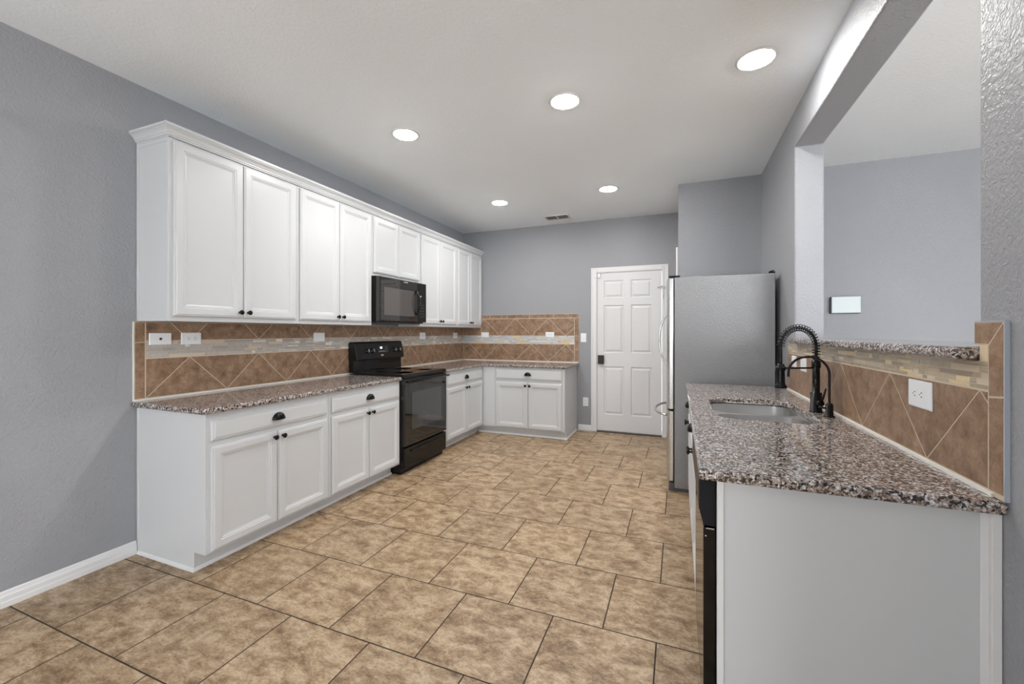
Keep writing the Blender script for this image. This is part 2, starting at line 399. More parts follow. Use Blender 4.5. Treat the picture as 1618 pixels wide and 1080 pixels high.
for a in [(x0, x1, y0, y0+0.025), (x0, x1, y1-0.025, y1), (x0, x0+0.025, y0+0.025, y1-0.025), (x1-0.025, x1, y0+0.025, y1-0.025), (-1.475, -1.462, y0+0.025, y1-0.025)]:
    mb.box(*a, ZC-0.009, ZC-0.0005)
mb.build('frame', M_trim, t, bevel=0.002)
mb = MB()
for k in range(8):
    y = y0+0.032+k*0.0205
    mb._add([(x0+0.026, y, ZC-0.007), (x1-0.026, y, ZC-0.007), (x1-0.026, y+0.014, ZC-0.002), (x0+0.026, y+0.014, ZC-0.002),
             (x0+0.026, y, ZC-0.006), (x1-0.026, y, ZC-0.006), (x1-0.026, y+0.014, ZC-0.001), (x0+0.026, y+0.014, ZC-0.001)],
            [(0, 1, 2, 3), (4, 5, 6, 7), (0, 1, 5, 4), (1, 2, 6, 5), (2, 3, 7, 6), (3, 0, 4, 7)])
mb.build('louvre', simple('vent_grey', (0.75, 0.75, 0.75), 0.5), t)
MB().box(x0+0.026, x1-0.026, y0+0.026, y1-0.026, ZC-0.0009, ZC-0.0004).build('duct_opening', M_grey, t)

# ------------------------------------------------------------------ cabinet pieces
DOORP = [(0, 0), (0, 0.012), (0.004, 0.0155), (0.009, 0.0155), (0.012, 0.020), (0.046, 0.020), (0.050, 0.0165), (0.056, 0.0165), (0.060, 0.0115), (0.066, 0.0105), (0.070, 0.0085)]
DRAWP = [(0, 0), (0, 0.011), (0.004, 0.0145), (0.010, 0.0145), (0.014, 0.0185), (0.020, 0.020)]
def out(f):
    a = Vector(f(0, 0, 0)); return Vector(f(0, 0, 1))-a
def knob(f, u, v, w0, parent):
    MB().lathe(f(u, v, w0), out(f), [(0, 0.008), (0.003, 0.0075), (0.006, 0.0052), (0.014, 0.0052), (0.017, 0.011), (0.020, 0.0150), (0.024, 0.0160), (0.028, 0.0135), (0.0305, 0.007), (0.031, 0.0005)], 20).build('knob', M_blackmetal, parent)
def cup(f, u, v, w0, parent):
    mb = MB(); A, B, C = 0.045, 0.044, 0.026; loops = []
    for j in range(9):
        b_ = PI/2*j/8; loops.append([f(u+A*math.cos(a), v+B*math.sin(a)*math.cos(b_), w0+0.001+C*math.sin(a)*math.sin(b_)) for a in [PI*i/24 for i in range(25)]])
    mb.rings(loops, cap0=False, cap1=False, smooth=True, closed=False)
    mb.build('cup_pull', M_blackmetal, parent, solid=0.003)
def cdoor(f, u0, u1, v0, v1, parent, kn=None):
    o = MB().panel(f, u0, u1, v0, v1, DOORP).build('door', M_white, parent)
    if kn: knob(f, kn[0], kn[1], 0.020, o)
    return o
def drawer(f, u0, u1, v0, v1, parent):
    o = MB().panel(f, u0, u1, v0, v1, DRAWP).build('drawer_front', M_white, parent)
    cup(f, (u0+u1)/2, (v0+v1)/2-0.012, 0.020, o); return o

# ------------------------------------------------------------------ upper cabinets, left wall
UG = 'white wall cabinets along the left wall'
xf = -2.742
ups = [('near end of the run, above the blank cable plate', 1.512, 2.389, 1.400, 'white two-door wall cabinet with exposed side panel, nearest to camera'),
       ('', 2.391, 3.236, 1.400, 'white two-door wall cabinet directly left of the black microwave'),
       ('', 3.238, 4.038, 1.880, 'short white two-door wall cabinet above the black microwave'),
       ('', 4.040, 4.888, 1.400, 'white two-door wall cabinet directly right of the microwave'),
       ('', 4.890, 5.640, 1.400, 'white two-door wall cabinet in the far corner against the back wall')]
for _, a, b_, z0, lab in ups:
    t = thing('wall_cabinet', lab, 'cabinet', (XL+0.01, (a+b_)/2, z0), UG)
    mb = MB(); mb.box(XL+0.012 if z0 < 1.5 else XL+0.002, xf, a, b_, z0, 2.468)
    if a < 1.6:
        mb.box(XL+0.0025, XL+0.022, a-0.004, a, z0, 2.468)
        mb.box(XL+0.022, xf, a-0.003, a, 2.442, 2.468); mb.box(xf-0.020, xf, a-0.003, a, z0, 2.442)
    mb.build('carcass', M_white, t, bevel=0.0012, seg=1)
    f = FX(xf+0.0003); m_ = (a+b_)/2
    zb = z0+0.030; zt = 2.455; e = 0.020
    if b_ > 5.6: e0, e1 = 0.026, 0.010
    elif a < 1.6: e0, e1 = 0.024, 0.020
    else: e0 = e1 = 0.018
    cdoor(f, a+e0, m_-0.0025+0.002, zb, zt, t, (m_-0.028, zb+0.036) if z0 < 1.5 else None)
    cdoor(f, m_+0.0045, b_-e1, zb, zt, t, (m_+0.030, zb+0.036) if z0 < 1.5 else None)
# crown moulding
prof = [(0.0006, 2.4685), (0.024, 2.4685), (0.024, 2.475), (0.031, 2.477), (0.031, 2.486), (0.035, 2.487), (0.039, 2.499), (0.049, 2.509), (0.055, 2.511), (0.055, 2.517), (0.062, 2.518), (0.062, 2.533), (0.0006, 2.533)]
L0 = [(XL+0.002, 1.512+0.020-p, z) for p, z in prof]
L1 = [(xf-0.012+p, 1.512+0.020-p, z) for p, z in prof]
L2 = [(xf-0.012+p, 5.642, z) for p, z in prof]
prof0 = MB().rings([L0, L1, L2])
tag(prof0.build('crown_molding', M_white), 'white stepped crown moulding along the top of the wall cabinets', 'molding')

# ------------------------------------------------------------------ base cabinets, left run
BG = 'white base cabinets under the left and back worktop'
xb = -2.415; ztop = TL-0.034
def shoe(mb, pts, nrm_l):
    pass
def base_left(a, b_, lab, doors, end=None):
    t = thing('base_cabinet', lab, 'cabinet', (XL+0.3, (a+b_)/2, 0), BG)
    mb = MB()
    poly = [(XL+0.017, 0.0008), (-2.512, 0.0008), (-2.512, 0.104), (xb, 0.104), (xb, ztop), (XL+0.017, ztop)]
    mb.prism(poly, a, b_, lambda u, v, w_: (u, w_, v)); 
    if end: mb.box(XL+0.002, XL+0.020, a-0.003, a+0.004, 0.0008, ztop)
    if a > 4: mb.box(-2.70, -2.512, b_, 5.0655, 0.0008, 0.104)
    mb.build('carcass', M_white, t, bevel=0.0015, seg=1)
    f = FX(xb+0.0003)
    u0, um, u1 = doors
    drawer(f, u0, u1, 0.730, 0.843, t)
    cdoor(f, u0, um-0.003, 0.118, 0.698, t, (um-0.030, 0.665)); cdoor(f, um+0.003, u1, 0.118, 0.698, t, (um+0.030, 0.665))
    mb = MB(); sh = [(0, 0), (0.012, 0), (0.011, 0.010), (0.006, 0.017), (0, 0.019)]
    A = a-(0.012 if end else 0)
    if end:
        mb.rings([[(XL+0.02, a-0.0005-p, z+0.0006) for p, z in sh], [(-2.5118+p, a-0.0005-p, z+0.0006) for p, z in sh], [(-2.5118+p, b_, z+0.0006) for p, z in sh]])
    else: mb.rings([[(-2.5118+p, a, z+0.0006) for p, z in sh], [(-2.5118+p, b_, z+0.0006) for p, z in sh]])
    mb.build('shoe_molding', M_trim, t)
    return t
base_left(1.512, 2.380, 'white base cabinet with exposed end panel, nearest to camera on the left', (1.538, 1.947, 2.357), True)
base_left(2.382, 3.232, 'white base cabinet between the nearest cabinet and the black range', (2.405, 2.806, 3.214))
base_left(4.004, 4.990, 'white base cabinet in the left run beyond the black range', (4.072, 4.528, 4.975))
# back cabinet
t = thing('base_cabinet', 'white base cabinet on the back wall beside the white door', 'cabinet', (-2.1, 5.3, 0), BG)
yb = 5.000; xe = -1.292
mb = MB()
mb.prism([(YB-0.012, 0.0008), (5.066, 0.0008), (5.066, 0.104), (yb, 0.104), (yb, ztop), (YB-0.012, ztop)], xb+0.002-0.02, xe, lambda u, v, w_: (w_, u, v))
mb.box(xe-0.004, xe+0.003, YB-0.024, YB-0.002, 0.0008, ztop)
mb.box(-2.560, xb-0.017, 5.066, 5.2, 0.0008, 0.104)
mb.build('carcass', M_white, t, bevel=0.0015, seg=1)
f = FYn(yb-0.0003)
MB().box(xb+0.026, -2.228, yb-0.006, yb-0.0003, 0.104, ztop).build('filler_panel', M_white, t)
um = -1.768
drawer(f, -2.212, -1.326, 0.728, 0.858, t)
cdoor(f, -2.212, um-0.003, 0.112, 0.692, t, (um-0.028, 0.655)); cdoor(f, um+0.003, -1.326, 0.112, 0.692, t, (um+0.028, 0.655))
mb = MB(); sh = [(0, 0), (0.012, 0), (0.011, 0.010), (0.006, 0.017), (0, 0.019)]
mb.rings([[(-2.498, 5.0655-p, z+0.0006) for p, z in sh], [(xe+0.0005+p, 5.0655-p, z+0.0006) for p, z in sh], [(xe+0.0005+p, YB-0.026, z+0.0006) for p, z in sh]])
mb.build('shoe_molding', M_trim, t)

# ------------------------------------------------------------------ worktops
def worktop(poly, z0, z1, name='worktop'):
    return MB().prism(poly, 0, z1-z0, FZ(z0)).build(name, M_granite, bevel=0.013, seg=4)
tag(worktop([(XL+0.001, 1.478), (-2.380, 1.478), (-2.380, 3.232), (XL+0.001, 3.232)], TL-0.033, TL),
    'brown speckled granite worktop left of the black range', 'worktop', 'granite worktops on the left side')
tag(worktop([(XL+0.001, 4.002), (-2.380, 4.002), (-2.380, 4.968), (-1.258, 4.968), (-1.258, YB-0.001), (XL+0.001, YB-0.001)], TL-0.033, TL),
    'L-shaped granite worktop in the far corner beyond the range', 'worktop', 'granite worktops on the left side')

# ------------------------------------------------------------------ tile backsplashes
def clip(poly, nx, ny, d):   # keep nx*u+ny*v <= d
    r = []
    for i in range(len(poly)):
        p, q = poly[i], poly[(i+1) % len(poly)]
        a = nx*p[0]+ny*p[1]-d; b_ = nx*q[0]+ny*q[1]-d
        if a <= 0: r.append(p)
        if (a < 0 < b_) or (b_ < 0 < a):
            k = a/(a-b_); r.append((p[0]+(q[0]-p[0])*k, p[1]+(q[1]-p[1])*k))
    return r
def cliprect(poly, u0, u1, v0, v1):
    for n in ((1, 0, u1), (-1, 0, -u0), (0, 1, v1), (0, -1, -v0)):
        if len(poly) < 3: return []
        poly = clip(poly, *n)
    return poly
def area(p): return 0.5*sum(p[i][0]*p[(i+1) % len(p)][1]-p[(i+1) % len(p)][0]*p[i][1] for i in range(len(p)))
def inset(poly, g):
    if len(poly) < 3: return []
    if area(poly) < 0: poly = poly[::-1]
    q = poly
    for i in range(len(poly)):
        a, b_ = poly[i], poly[(i+1) % len(poly)]
        dx, dy = b_[0]-a[0], b_[1]-a[1]; l = math.hypot(dx, dy)
        if l < 1e-6: continue
        nx, ny = dy/l, -dx/l
        q = clip(q, nx, ny, nx*a[0]+ny*a[1]-g)
        if len(q) < 3: return []
    return q
rnd = random.Random(5)
G = 0.0050; WT = 0.010
def tone(): return (rnd.random(), rnd.random(), rnd.random())
def tile(mb, f, poly, u0, u1, v0, v1):
    q = inset(cliprect(poly, u0, u1, v0, v1), G/2)
    if len(q) >= 3 and abs(area(q)) > 2e-5: mb.prism(q, 0.001, WT, f, 0, tone())
def zig(mb, f, u0, u1, v0, v1, ua, P, vlow, vhigh):
    """triangles of a zigzag grout line: peaks at (ua+kP, vhigh), valleys at (ua+P/2+kP, vlow)"""
    for k in range(-12, 24):
        a = ua+k*P
        if a+P < u0 or a-P > u1: continue
        tile(mb, f, [(a-P/2, vlow), (a+P/2, vlow), (a, vhigh)], u0, u1, v0, v1)
        tile(mb, f, [(a, vhigh), (a+P/2, vlow), (a+P, vhigh)], u0, u1, v0, v1)
def mosaic(f, u0, u1, v0, v1, pal, parent, seed, ext=None):
    r = random.Random(seed); mb = MB(); mb.box(0, 0, 0, 0, 0, 0); mb = MB()
    mb.prism([(u0, v0), (u1, v0), (u1, v1), (u0, v1)], 0.001, WT-0.0018, f, 0, pal[0])
    rows = 5; hs = [r.uniform(0.8, 1.3) for _ in range(rows)]; s_ = sum(hs); v = v0
    for h in hs:
        hh = h/s_*(v1-v0); u = u0
        while u < u1-0.004:
            L = r.choice([0.03, 0.05, 0.075, 0.10, 0.15])*r.uniform(0.8, 1.2); e = min(u+L, u1)
            if u1-e < 0.012: e = u1
            k = r.random(); c = pal[1+min(int(k*(len(pal)-1)), len(pal)-2)]
            jj = r.uniform(0.93, 1.07); c = tuple(x*jj for x in c)
            if hh > 0.012 and r.random() < 0.25:
                mb.prism([(u+0.0007, v+0.0006), (e-0.0007, v+0.0006), (e-0.0007, v+hh/2-0.0005), (u+0.0007, v+hh/2-0.0005)], 0.001, WT+r.uniform(-0.0008, 0.0004), f, 0, c)
                jj = r.uniform(0.9, 1.1); c = tuple(x*jj for x in pal[r.randrange(1, len(pal)-1)])
                mb.prism([(u+0.0007, v+hh/2+0.0005), (e-0.0007, v+hh/2+0.0005), (e-0.0007, v+hh-0.0006), (u+0.0007, v+hh-0.0006)], 0.001, WT+r.uniform(-0.0008, 0.0004), f, 0, c)
            else:
                mb.prism([(u+0.0007, v+0.0006), (e-0.0007, v+0.0006), (e-0.0007, v+hh-0.0006), (u+0.0007, v+hh-0.0006)], 0.001, WT+r.uniform(-0.0008, 0.0004), f, 0, c)
            u = e
        v += hh
    return mb.build('mosaic_band', M_mosaic, parent)
palL = [(0.60, 0.56, 0.50), (0.50, 0.46, 0.42), (0.46, 0.42, 0.39), (0.54, 0.50, 0.46), (0.49, 0.45, 0.41), (0.52, 0.49, 0.46), (0.45, 0.41, 0.38), (0.52, 0.48, 0.44), (0.76, 0.72, 0.64)]
palR = [(0.56, 0.45, 0.30), (0.42, 0.35, 0.26), (0.48, 0.40, 0.30), (0.38, 0.31, 0.23), (0.52, 0.42, 0.29), (0.45, 0.38, 0.29), (0.76, 0.62, 0.38)]
# left wall
t = thing('tile_backsplash', 'brown diagonal tile backsplash with mosaic band running along the left wall', 'backsplash', (XL, 3.5, TL))
f = FX(XL+0.0005)
gm = MB(); gm.prism([(1.493, TL+0.001), (YB-0.001, TL+0.001), (YB-0.001, 1.397), (1.493, 1.397)], 0.0, WT-0.0007, f)
gm.build('grout', M_grout, t)
mb = MB(); z0 = TL+0.012
R_ = lambda a, b_, c, d: [(a, c), (b_, c), (b_, d), (a, d)]
for c, d in ((z0, 1.272), (1.272, 1.397)): tile(mb, f, R_(1.495, 1.549, c, d), 1.495, 1.549, c, d)
zig(mb, f, 1.551, YB-0.012, z0, 1.172, 1.801, 0.495, z0, 1.172)
zig(mb, f, 1.551, YB-0.012, 1.281, 1.397, 1.801+0.2475, 0.495, 1.281+0.2475, 1.281) if False else zig(mb, f, 1.551, YB-0.012, 1.281, 1.397, 1.801+0.2475, 0.495, 1.281, 1.528)
mb.build('brown_tiles', M_tile, t)
mosaic(f, 1.551, YB-0.012, 1.174, 1.279, palL, t, 11)
mb = MB(); mb.box(XL+0.0103, XL+0.0155, 1.493, YB-0.016, TL+0.0005, TL+0.010); mb.box(XL+0.0006, XL+0.012, 1.4885, 1.4925, TL+0.001, 1.397); mb.build('caulk_line', M_caulk, t)
# back wall
t = thing('tile_backsplash', 'brown diagonal tile backsplash with mosaic band on the back wall beside the switch', 'backsplash', (-2.1, YB, TL))
f = FYn(YB-0.0005); XA = XL+0.0135; XC = -2.738; XE = -1.257; XI = -1.321
gm = MB(); gm.prism([(XA, TL+0.001), (XE, TL+0.001), (XE, 1.587), (XC, 1.587), (XC, 1.397), (XA, 1.397)], 0.0, WT-0.0007, f); gm.build('grout', M_grout, t)
mb = MB(); z0 = TL+0.010
zig(mb, f, XA, XI-0.002, z0, 1.166, -2.438, 0.496, z0, 1.166)
zig(mb, f, XC+0.002, XI-0.002, 1.283, 1.528, -2.438+0.248, 0.496, 1.283, 1.528)
tile(mb, f, [(XA, 1.283), (XC, 1.283), (XC, 1.395), (XA, 1.395)], XA, XC, 1.283, 1.395)
for a, b_ in ((-2.736, -2.60), (-2.60, -2.32), (-2.32, -1.973), (-1.973, -1.615), (-1.615, XE-0.001)): tile(mb, f, R_(a, b_, 1.531, 1.586), a, b_, 1.531, 1.586)
for c, d in ((z0, 1.10), (1.10, 1.283), (1.283, 1.531)): tile(mb, f, R_(XI, XE-0.001, c, d), XI, XE-0.001, c, d)
mb.build('brown_tiles', M_tile, t)
palB = [(0.60, 0.60, 0.60), (0.55, 0.57, 0.60), (0.46, 0.48, 0.50), (0.60, 0.60, 0.60), (0.50, 0.52, 0.56), (0.52, 0.53, 0.55), (0.64, 0.65, 0.66), (0.70, 0.55, 0.30)]
mosaic(f, XA, XI-0.002, 1.169, 1.280, palB, t, 12)
mb = MB(); mb.box(XA+0.008, XE, YB-0.0155, YB-0.0103, TL+0.0005, TL+0.007); mb.build('caulk_line', M_caulk, t)
# right wall (below and beside the pass-through)
t = thing('tile_backsplash', 'brown diagonal tile backsplash behind the sink with cream mosaic band', 'backsplash', (XR, 2.4, TR))
f = FXn(XR-0.0005); z0 = TR+0.012; Y0_, Y1_, YI = 1.366, 3.498, 1.420
gm = MB(); gm.prism([(Y0_+0.001, TR+0.001), (Y1_, TR+0.001), (Y1_, 1.260), (1.452, 1.260), (1.452, 1.302), (1.474, 1.302), (1.474, 1.360), (Y0_+0.001, 1.360)], 0, WT-0.0007, f); gm.build('grout', M_grout, t)
mb = MB()
zig(mb, f, YI+0.001, Y1_, z0, 1.186, 1.452, 0.4965, z0, 1.186)
tile(mb, f, [(Y0_, z0), (YI, z0), (YI, 1.172), (Y0_, 1.178)], Y0_, YI, z0, 1.19)
tile(mb, f, [(Y0_, 1.178), (YI, 1.172), (YI, 1.303), (Y0_, 1.361)], Y0_, YI, 1.17, 1.361)
tile(mb, f, [(Y0_, 1.361), (YI, 1.303), (1.474, 1.303), (1.474, 1.361)], Y0_, 1.476, 1.303, 1.361)
mb.build('brown_tiles', M_tile, t)
mosaic(f, YI+0.001, Y1_, 1.189, 1.2595, palR, t, 14)
mb = MB(); mb.prism(R_(YI+0.001, 1.4515, 1.2615, 1.3015), 0.001, WT+0.0004, f); mb.build('cream_block', simple('cream_tile', (0.72, 0.58, 0.40), 0.3), t)
mb = MB(); mb.box(XR-0.0155, XR-0.0103, 1.40, Y1_, TR+0.0005, TR+0.010); mb.build('caulk_line', M_caulk, t)
mb = MB(); mb.box(XR-0.0105, XR+0.0005-0.001, Y0_-0.003, Y0_, TR+0.001, 1.362); mb.box(XR-0.0105, XR-0.0005, Y0_, 1.474, 1.3605, 1.3635); mb.build('edge_trim', M_edge, t)

# ------------------------------------------------------------------ wall plates
def plate(f, uc, vc, W, H, kind, lab, group=None, cat='wall plate', name='outlet_plate'):
    t = thing(name, lab, cat, f(uc, vc, 0.0), group)
    MB().panel(f, uc-W/2, uc+W/2, vc-H/2, vc+H/2, [(0, 0.0004), (0, 0.003), (0.003, 0.0055), (0.006, 0.006)]).build('cover', M_plate, t)
    horiz = W > H
    def R(u, v, a, b_, w0, w1, m, nm):
        if horiz: MB().panel(f, uc+u-a/2, uc+u+a/2, vc+v-b_/2, vc+v+b_/2, [(0, w0), (0, w1)]).build(nm, m, t)
        else: MB().panel(f, uc+v-b_/2, uc+v+b_/2, vc+u-a/2, vc+u+a/2, [(0, w0), (0, w1)]).build(nm, m, t)
    if kind == 'cable':
        MB().lathe(f(uc, vc, 0.006), out(f), [(0, 0.008), (0.002, 0.0075), (0.002, 0.001)], 14).build('cable_hole', M_slot, t)
    elif kind == 'outlet':
        for s_ in (-0.020, 0.020):
            R(s_, 0, 0.030, 0.034, 0.006, 0.0075, M_plate, 'socket')
            mb = MB()
            for q in (-0.0065, 0.0065):
                if horiz: mb.panel(f, uc+s_-0.004, uc+s_+0.004, vc+q-0.0014, vc+q+0.0014, [(0, 0.0076), (0, 0.0078)])
                else: mb.panel(f, uc+q-0.0014, uc+q+0.0014, vc+s_-0.004, vc+s_+0.004, [(0, 0.0076), (0, 0.0078)])
            c = f(uc+s_+0.010, vc, 0.0076) if horiz else f(uc, vc+s_-0.010, 0.0076)
            mb.lathe(c, out(f), [(0, 0.0024), (0.0002, 0.0022)], 8)
            mb.build('slots', M_slot, t)
    elif kind == 'rocker':
        R(0, 0, 0.066, 0.033, 0.006, 0.009, M_plate, 'rocker')
    elif kind == 'toggle':
        R(0, 0, 0.024, 0.010, 0.006, 0.008, M_plate, 'toggle'); R(0.003, 0, 0.010, 0.008, 0.008, 0.018, M_plate, 'lever')
fl = FX(XL+0.0110); fb = FYn(YB-0.0110); fr = FXn(XR-0.0110)
plate(fl, 1.628, 1.292, 0.122, 0.074, 'cable', 'blank white wall plate with cable hole, nearest on the left backsplash', cat='wall plate', name='cable_plate')
plate(fl, 1.808, 1.292, 0.124, 0.078, 'outlet', 'white horizontal outlet beside the blank cable plate on left backsplash', 'outlets on the left backsplash', 'outlet')
plate(fl, 2.882, 1.290, 0.124, 0.078, 'rocker', 'white horizontal switch plate left of the range on the left backsplash', None, 'light switch', 'switch_plate')
plate(fl, 4.535, 1.287, 0.122, 0.084, 'outlet', 'white outlet just right of the microwave on left backsplash', 'outlets on the left backsplash', 'outlet')
plate(fl, 5.376, 1.285, 0.116, 0.084, 'outlet', 'white outlet near the far corner on the left backsplash', 'outlets on the left backsplash', 'outlet')
plate(fb, -2.672, 1.294, 0.122, 0.074, 'rocker', 'white horizontal plate near the corner on the back wall tiles', None, 'light switch', 'switch_plate')
plate(fb, -1.670, 1.298, 0.126, 0.074, 'outlet', 'white horizontal outlet on the right half of the back wall tiles', None, 'outlet')
plate(FYn(YB-0.0003), -1.198, 1.258, 0.078, 0.122, 'toggle', 'white toggle switch on grey wall beside the tile, left of the door', None, 'light switch', 'switch_plate')
plate(FYn(YB-0.0003), -1.168, 0.390, 0.074, 0.118, 'outlet', 'white outlet low on the grey wall left of the white door', None, 'outlet')
plate(fr, 1.732, 1.135, 0.136, 0.088, 'outlet', 'white horizontal outlet on brown tile, nearest the camera behind the sink worktop', None, 'outlet')
plate(fr, 3.300, 1.138, 0.110, 0.075, 'rocker', 'farther of two white plates on tile behind the black faucet', None, 'light switch', 'switch_plate')
plate(fr, 3.075, 1.132, 0.125, 0.082, 'rocker', 'nearer of two white plates on tile behind the black faucet', None, 'light switch', 'switch_plate')
t = thing('wall_panel', 'pale glossy rectangular control panel on grey wall seen through the opening', 'control panel', (1.38, YN, 1.575))
MB().box(1.272, 1.490, YN-0.026, YN-0.0008, 1.500, 1.650).build('housing', M_grey, t, bevel=0.003)
MB().box(1.280, 1.490, YN-0.030, YN-0.0265, 1.506, 1.650).build('screen', M_screen, t, bevel=0.002)

# ------------------------------------------------------------------ range
t = thing('kitchen_range', 'black electric range with glass cooktop between white base cabinets', 'stove', (-2.65, 3.62, 0))
a, b_ = 3.240, 3.996; xr = -2.400
mb = MB(); mb.box(XL+0.045, xr, a, b_, 0.055, 0.900)
for x in (-2.95, -2.47):
    for y in (a+0.04, b_-0.04): mb.lathe((x, y, 0.0008), (0, 0, 1), [(0, 0.018), (0.054, 0.018)], 12)
mb.box(-2.60, xr-0.012, a+0.004, b_-0.004, 0.0012, 0.055)
mb.build('body', M_blackgl, t, bevel=0.002)
mb = MB(); mb.box(XL+0.075, -2.368, a-0.0015, b_+0.0015, 0.9005, 0.934); mb.build('cooktop', [M_blackgl], t, bevel=0.006, seg=3)
MB().box(XL+0.10, -2.385, a+0.014, b_-0.014, 0.9342, 0.9362).build('glass_top', M_brkgl, t)
M_burn = simple('burner_grey', (0.06, 0.06, 0.06), 0.25)
for (x, y, r) in ((-2.52, 3.43, 0.10), (-2.52, 3.80, 0.08), (-2.80, 3.43, 0.075), (-2.80, 3.80, 0.10)):
    MB().lathe((x, y, 0.9363), (0, 0, 1), [(0, r), (0.0003, r), (0.0003, r-0.004), (0, r-0.004)], 48).build('burner_ring', M_burn, t)
# backguard: lower riser and tilted panel
mb = MB(); P = lambda poly: mb.prism(poly, a+0.004, b_-0.004, lambda u, v, w_: (u, w_, v))
P([(XL+0.020, 0.935), (XL+0.088, 0.935), (XL+0.084, 1.050), (XL+0.020, 1.050)])
mb.build('riser', M_blackgl, t, bevel=0.003)
mb = MB(); P = lambda poly: mb.prism(poly, a, b_, lambda u, v, w_: (u, w_, v))
P([(XL+0.016, 1.0505), (XL+0.122, 1.0505), (XL+0.124, 1.064), (XL+0.092, 1.222), (XL+0.075, 1.235), (XL+0.030, 1.235), (XL+0.016, 1.215)])
bg_o = mb.build('backguard', M_blackpl, t, bevel=0.004)
# local frame of tilted face
p0 = Vector((XL+0.124, 0, 1.064)); p1 = Vector((XL+0.092, 0, 1.222)); dv = (p1-p0).normalized(); nv_ = Vector((dv.z, 0, -dv.x))
def FT(u, v, w_): q = p0+dv*v+nv_*w_; return (q.x, u, q.z)
for i, u in enumerate((3.398, 3.478, 3.836, 3.915)):
    k = MB().lathe(FT(u, 0.078, 0.0008), nv_, [(0, 0.028), (0.004, 0.027), (0.006, 0.021), (0.020, 0.019), (0.022, 0.015)], 24).build('knob', M_blackpl, bg_o)
    MB().panel(lambda U, V, W_: FT(U, V, W_+0.022), u-0.004, u+0.004, 0.062, 0.094, [(0, 0), (0.001, 0.010)]).build('grip', simple('knob_silver', (0.45, 0.50, 0.55), 0.3, 0.6), k)
MB().panel(FT, 3.560, 3.745, 0.052, 0.135, [(0, 0.0008), (0.001, 0.0022)]).build('display', M_display, bg_o)
MB().panel(FT, 3.606, 3.636, 0.098, 0.116, [(0, 0.0024), (0, 0.0030)]).build('clock_digits', M_clock, bg_o)
mb = MB(); [mb.panel(FT, 3.580+k*0.02, 3.594+k*0.02, 0.066, 0.071, [(0, 0.0024), (0, 0.0028)]) for k in range(5)]
[mb.panel(FT, 3.690, 3.692, 0.06+0.012*k, 0.066+0.012*k, [(0, 0.0024), (0, 0.0028)]) for k in range(5)]
mb.build('panel_marks', M_mark, bg_o)
mb = MB(); mb.panel(FT, 3.598, 3.648, 0.024, 0.031, [(0, 0.0008), (0, 0.0013)]); mb.panel(FT, 3.612, 3.634, 0.019, 0.036, [(0, 0.0008), (0, 0.0012)]); mb.build('logo_badge', M_mark, bg_o)
# oven door
f = FX(xr+0.0005)
od = MB().panel(f, a+0.002, b_-0.002, 0.262, 0.888, [(0, 0), (0, 0.030), (0.004, 0.036), (0.008, 0.038)]).build('oven_door', M_brkgl, t)
MB().panel(f, a+0.115, b_-0.115, 0.405, 0.760, [(0, 0.0384), (0, 0.0390)]).build('oven_window', simple('oven_window_glass', (0.045, 0.045, 0.048), 0.03, 0, 1.0), od)
mb = MB(); hx = xr+0.078
mb.tube([(hx, a+0.015, 0.868), (hx, b_-0.015, 0.868)], 0.011, 14)
for y in (a+0.045, b_-0.045): mb.box(xr+0.036, hx, y-0.016, y+0.016, 0.858, 0.878)
mb.build('handle', M_blackgl, od, bevel=0.002)
dw = MB().panel(f, a+0.002, b_-0.002, 0.056, 0.248, [(0, 0), (0, 0.026), (0.004, 0.032), (0.010, 0.034)]).build('storage_drawer', M_blackgl, t)
mb = MB(); mb.panel(f, a+0.10, b_-0.10, 0.196, 0.216, [(0, 0.0342), (0.002, 0.046), (0.004, 0.047)]); mb.build('drawer_grip', M_blackpl, dw, bevel=0.002)

# ------------------------------------------------------------------ microwave
t = thing('microwave', 'black over-the-range microwave hanging under the short wall cabinet', 'microwave', (-2.85, 3.63, 1.43))
a, b_ = 3.243, 4.034; z0, z1 = 1.432, 1.878; xm = -2.690
mb = MB(); mb.box(XL+0.015, xm, a, b_, z0, z1); mb.build('body', M_blackpl, t, bevel=0.003)
f = FX(xm+0.0005)
md_ = MB().panel(f, a, 3.858, z0+0.012, z1-0.004, [(0, 0), (0, 0.036), (0.004, 0.042), (0.010, 0.044)]).build('microwave_door', M_brkgl, t)
MB().panel(f, a+0.060, 3.800, z0+0.070, z1-0.105, [(0, 0.0444), (0.001, 0.0450)]).build('door_window', M_mwgl, md_)
cp = MB().panel(f, 3.860, b_, z0+0.012, z1-0.004, [(0, 0), (0, 0.036), (0.004, 0.042), (0.010, 0.044)]).build('control_panel', M_blackpl, t)
MB().panel(f, 3.905, 3.935, 1.72, 1.735, [(0, 0.0444), (0.001, 0.0452)]).build('round_mark', M_mark, cp)
for i in range(5):
    for j in range(3): MB().panel(f, 3.905+j*0.032, 3.925+j*0.032, 1.50+i*0.032, 1.508+i*0.032, [(0, 0.0443), (0, 0.0447)]).build('key', M_grey, cp)
mb = MB(); mb.panel(f, 3.615, 3.685, 1.848, 1.858, [(0, 0.0443), (0, 0.0452)]); mb.build('logo_badge', M_mark, md_)
pts = []; hh = []
for i in range(17):
    k = i/16; z = 1.520+0.265*k; bow = math.sin(PI*k)
    pts.append((xm+0.046+0.050*bow, 3.835, z)); hh.append(0.006+0.006*bow)
mb = MB(); mb.tube(pts, hh, 12); mb.build('handle', M_blackgl, md_)
mb = MB(); mb.box(XL+0.06, xm-0.02, a+0.03, b_-0.03, z0-0.010, z0-0.0005); mb.build('vent_grille', M_grey, t)

